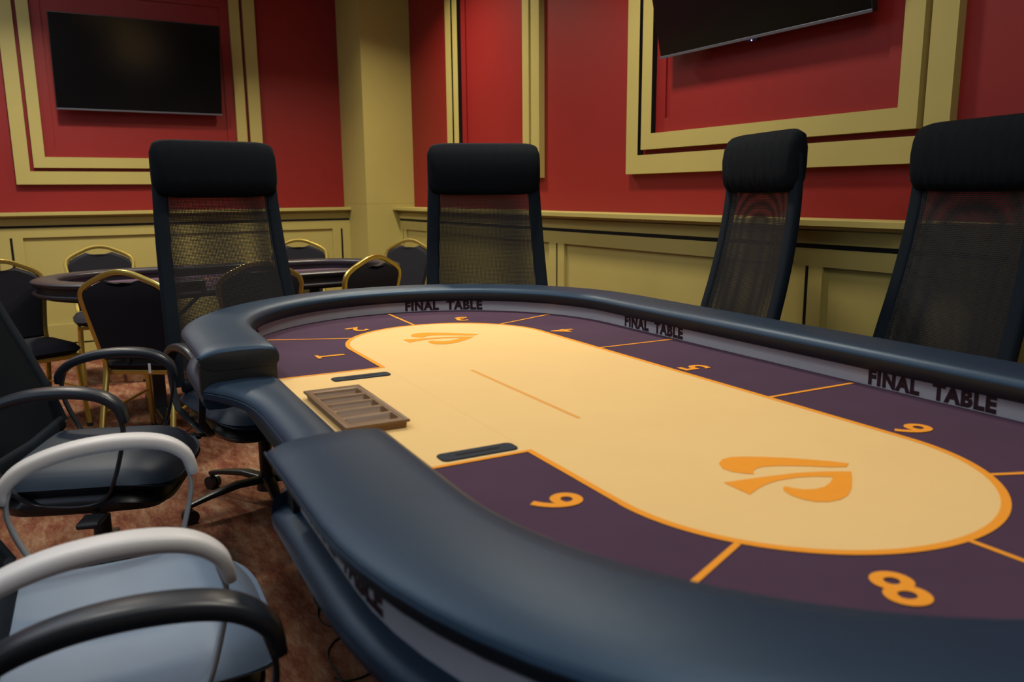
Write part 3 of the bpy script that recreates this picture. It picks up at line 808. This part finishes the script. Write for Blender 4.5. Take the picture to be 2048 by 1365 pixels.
# ---------------------------------------------------------------- banquet chairs
def banquet_chair(label, loc, rz):
    t = thing('banquet_chair', label, 'chair', loc, rz, None)
    tube = rrect(.024, .024, .005, 2)
    ub = lambda z: -.19 - .10 * max(0, (z - .42) / .5) if z > .42 else -.19 - .10 * (.42 - z) / .42
    side = [(.185, .0), (.180, .20), (.172, .42), (.178, .52), (.196, .64), (.212, .74), (.216, .79), (.204, .825), (.165, .855), (.11, .882), (.06, .903), (0, .912)]
    full = [(v, z) for v, z in side] + [(-v, z) for v, z in side[::-1][1:]]
    path = spline([(ub(z), v, z) for v, z in full], 5)
    bm = bmesh.new(); sweep(bm, path, rrect(.026, .022, .005, 2), up=Vector((1, 0, 0))); obj('back_frame', bm, M['gold'], t, 40)
    # back pad inside the frame, with the hand hold left open under the crown
    out = [(.165, .47), (.168, .52), (.186, .64), (.201, .74), (.204, .785), (.193, .816), (.155, .842), (.085, .872), (.055, .862), (0, .853)]
    pl = out + [(-v, z) for v, z in out[::-1][1:]]
    bm = bmesh.new(); A = []; B = []; A2 = []; B2 = []
    for v, z in pl:
        x = ub(z); A.append(bm.verts.new((x + .008, v, z))); B.append(bm.verts.new((x - .010, v, z)))
        vi, zi = v * .90, .67 + (z - .67) * .93
        A2.append(bm.verts.new((ub(zi) + .026, vi, zi))); B2.append(bm.verts.new((ub(zi) - .018, vi, zi)))
    n = len(pl)
    for i in range(n):
        j = (i + 1) % n
        bm.faces.new((A[i], A[j], B[j], B[i])); bm.faces.new((A2[i], A2[j], A[j], A[i])); bm.faces.new((B[i], B[j], B2[j], B2[i]))
    # fill between mirrored points so the pad follows the lean
    h = len(out)
    def fill(R, flip):
        for i in range(h - 2):
            a, b = R[i], R[i + 1]; c, d = R[n - 1 - i - 1], R[n - 1 - i]
            bm.faces.new((a, b, c, d) if not flip else (d, c, b, a))
        bm.faces.new((R[h - 2], R[h - 1], R[h]) if not flip else (R[h], R[h - 1], R[h - 2]))
    fill(A2, False); fill(B2, True)
    obj('back_pad', bm, M['banquet'], t, 35)
    bm = bmesh.new(); cushion(bm, .01, 0, .405, .475, .43, .42, .012, p=6); obj('seat', bm, M['banquet'], t, 60)
    bm = bmesh.new()
    sweep(bm, [(-.17, -.17, .40), (.19, -.18, .40), (.19, .18, .40), (-.17, .17, .40)], tube, closed=True)
    obj('seat_frame', bm, M['gold'], t, 40)
    for sg in (-1, 1):
        bm = bmesh.new(); sweep(bm, spline([(.185, sg * .172, .40), (.19, sg * .175, .30), (.225, sg * .185, .0)], 4), tube, up=Vector((0, 1, 0))); obj('front_leg', bm, M['gold'], t, 40)
        bm = bmesh.new(); sweep(bm, [(ub(.20), sg * .18, .20), (.197, sg * .178, .22)], rrect(.012, .012, .003, 2)); obj('side_stretcher', bm, M['gold'], t, 40)
        bm = bmesh.new(); cyl(bm, (ub(0), sg * .185, 0), .016, .02, 10); cyl(bm, (.225, sg * .185, 0), .016, .02, 10); obj('foot_caps', bm, M['plastic'], t, 40)
    bm = bmesh.new(); sweep(bm, [(ub(.46), .04, .46), (ub(.5), .04, .50)], rrect(.03, .012, .003, 2), up=Vector((0, 1, 0))); obj('back_strut', bm, M['plastic'], t)
    return t
def bq(first, loc, rz, label):
    return dup(first, loc, rz, label) if first else banquet_chair(label, loc, rz)
bA = bq(None, (-3.40, -1.28, 0), R_(22), 'gold framed banquet chair cut by the left edge of the photo')
bB = bq(bA, (-4.498, -0.824, 0), R_(0), 'gold framed banquet chair behind the smaller table, below the left television')
bC = bq(bA, (-2.78, -0.687, 0), R_(146), 'gold framed banquet chair, back turned, with a small white label under its seat')
bD = bq(bA, (-4.377, 0.514, 0), R_(-12), 'gold framed banquet chair across the smaller table, nearest the corner column on its left')
bE = bq(bA, (-2.951, 0.364, 0), R_(205), 'gold framed banquet chair showing its back in front of the corner column')
bF = bq(bA, (-3.95, 1.05, 0), R_(-58), 'gold framed banquet chair beside the right wall, partly behind the seat 3 office chair')
bG = bq(bA, (-2.978, -0.149, 0), R_(178), 'gold framed banquet chair seen through the mesh back of the leftmost office chair')
bm = bmesh.new(); box(bm, -.2205, -.2195, -.075, -.062, .405, .455); obj('care_label', bm, M['tag'], bC)

# ---------------------------------------------------------------- cables on the carpet
def cable(pts, label, r=.0028):
    bm = bmesh.new(); sweep(bm, spline([(x, y, r) for x, y in pts], 10), circ(r, 8))
    o = obj('cable', bm, M['cable'], None, 60); tag(o, label, 'cable'); return o
def FP(px, py, z=0.003):
    d = RT * ((px - 1024) / 1595.44) + DN * ((py - 682.5) / 1595.44) + FW
    k = (z - CAM.z) / d.z; p = CAM + d * k; return (p.x, p.y)
cable([FP(*q) for q in ((640, 1205), (636, 1232), (650, 1248), (672, 1256), (692, 1268), (720, 1285), (760, 1290))], 'thin black cable looping out highest from under the final table')
cable([FP(*q) for q in ((692, 1270), (668, 1284), (655, 1306), (660, 1326), (674, 1345), (682, 1362), (690, 1385))], 'thin black cable curving left across the carpet towards the bottom edge')
cable([FP(*q) for q in ((736, 1318), (742, 1332), (752, 1339), (764, 1340), (790, 1338))], 'short black cable end just under the final table rim')
cable([FP(*q) for q in ((668, 1354), (690, 1362), (715, 1358), (735, 1350), (742, 1345), (757, 1347), (770, 1362), (775, 1380))], 'tangled black cable bundle on the carpet at the bottom edge')
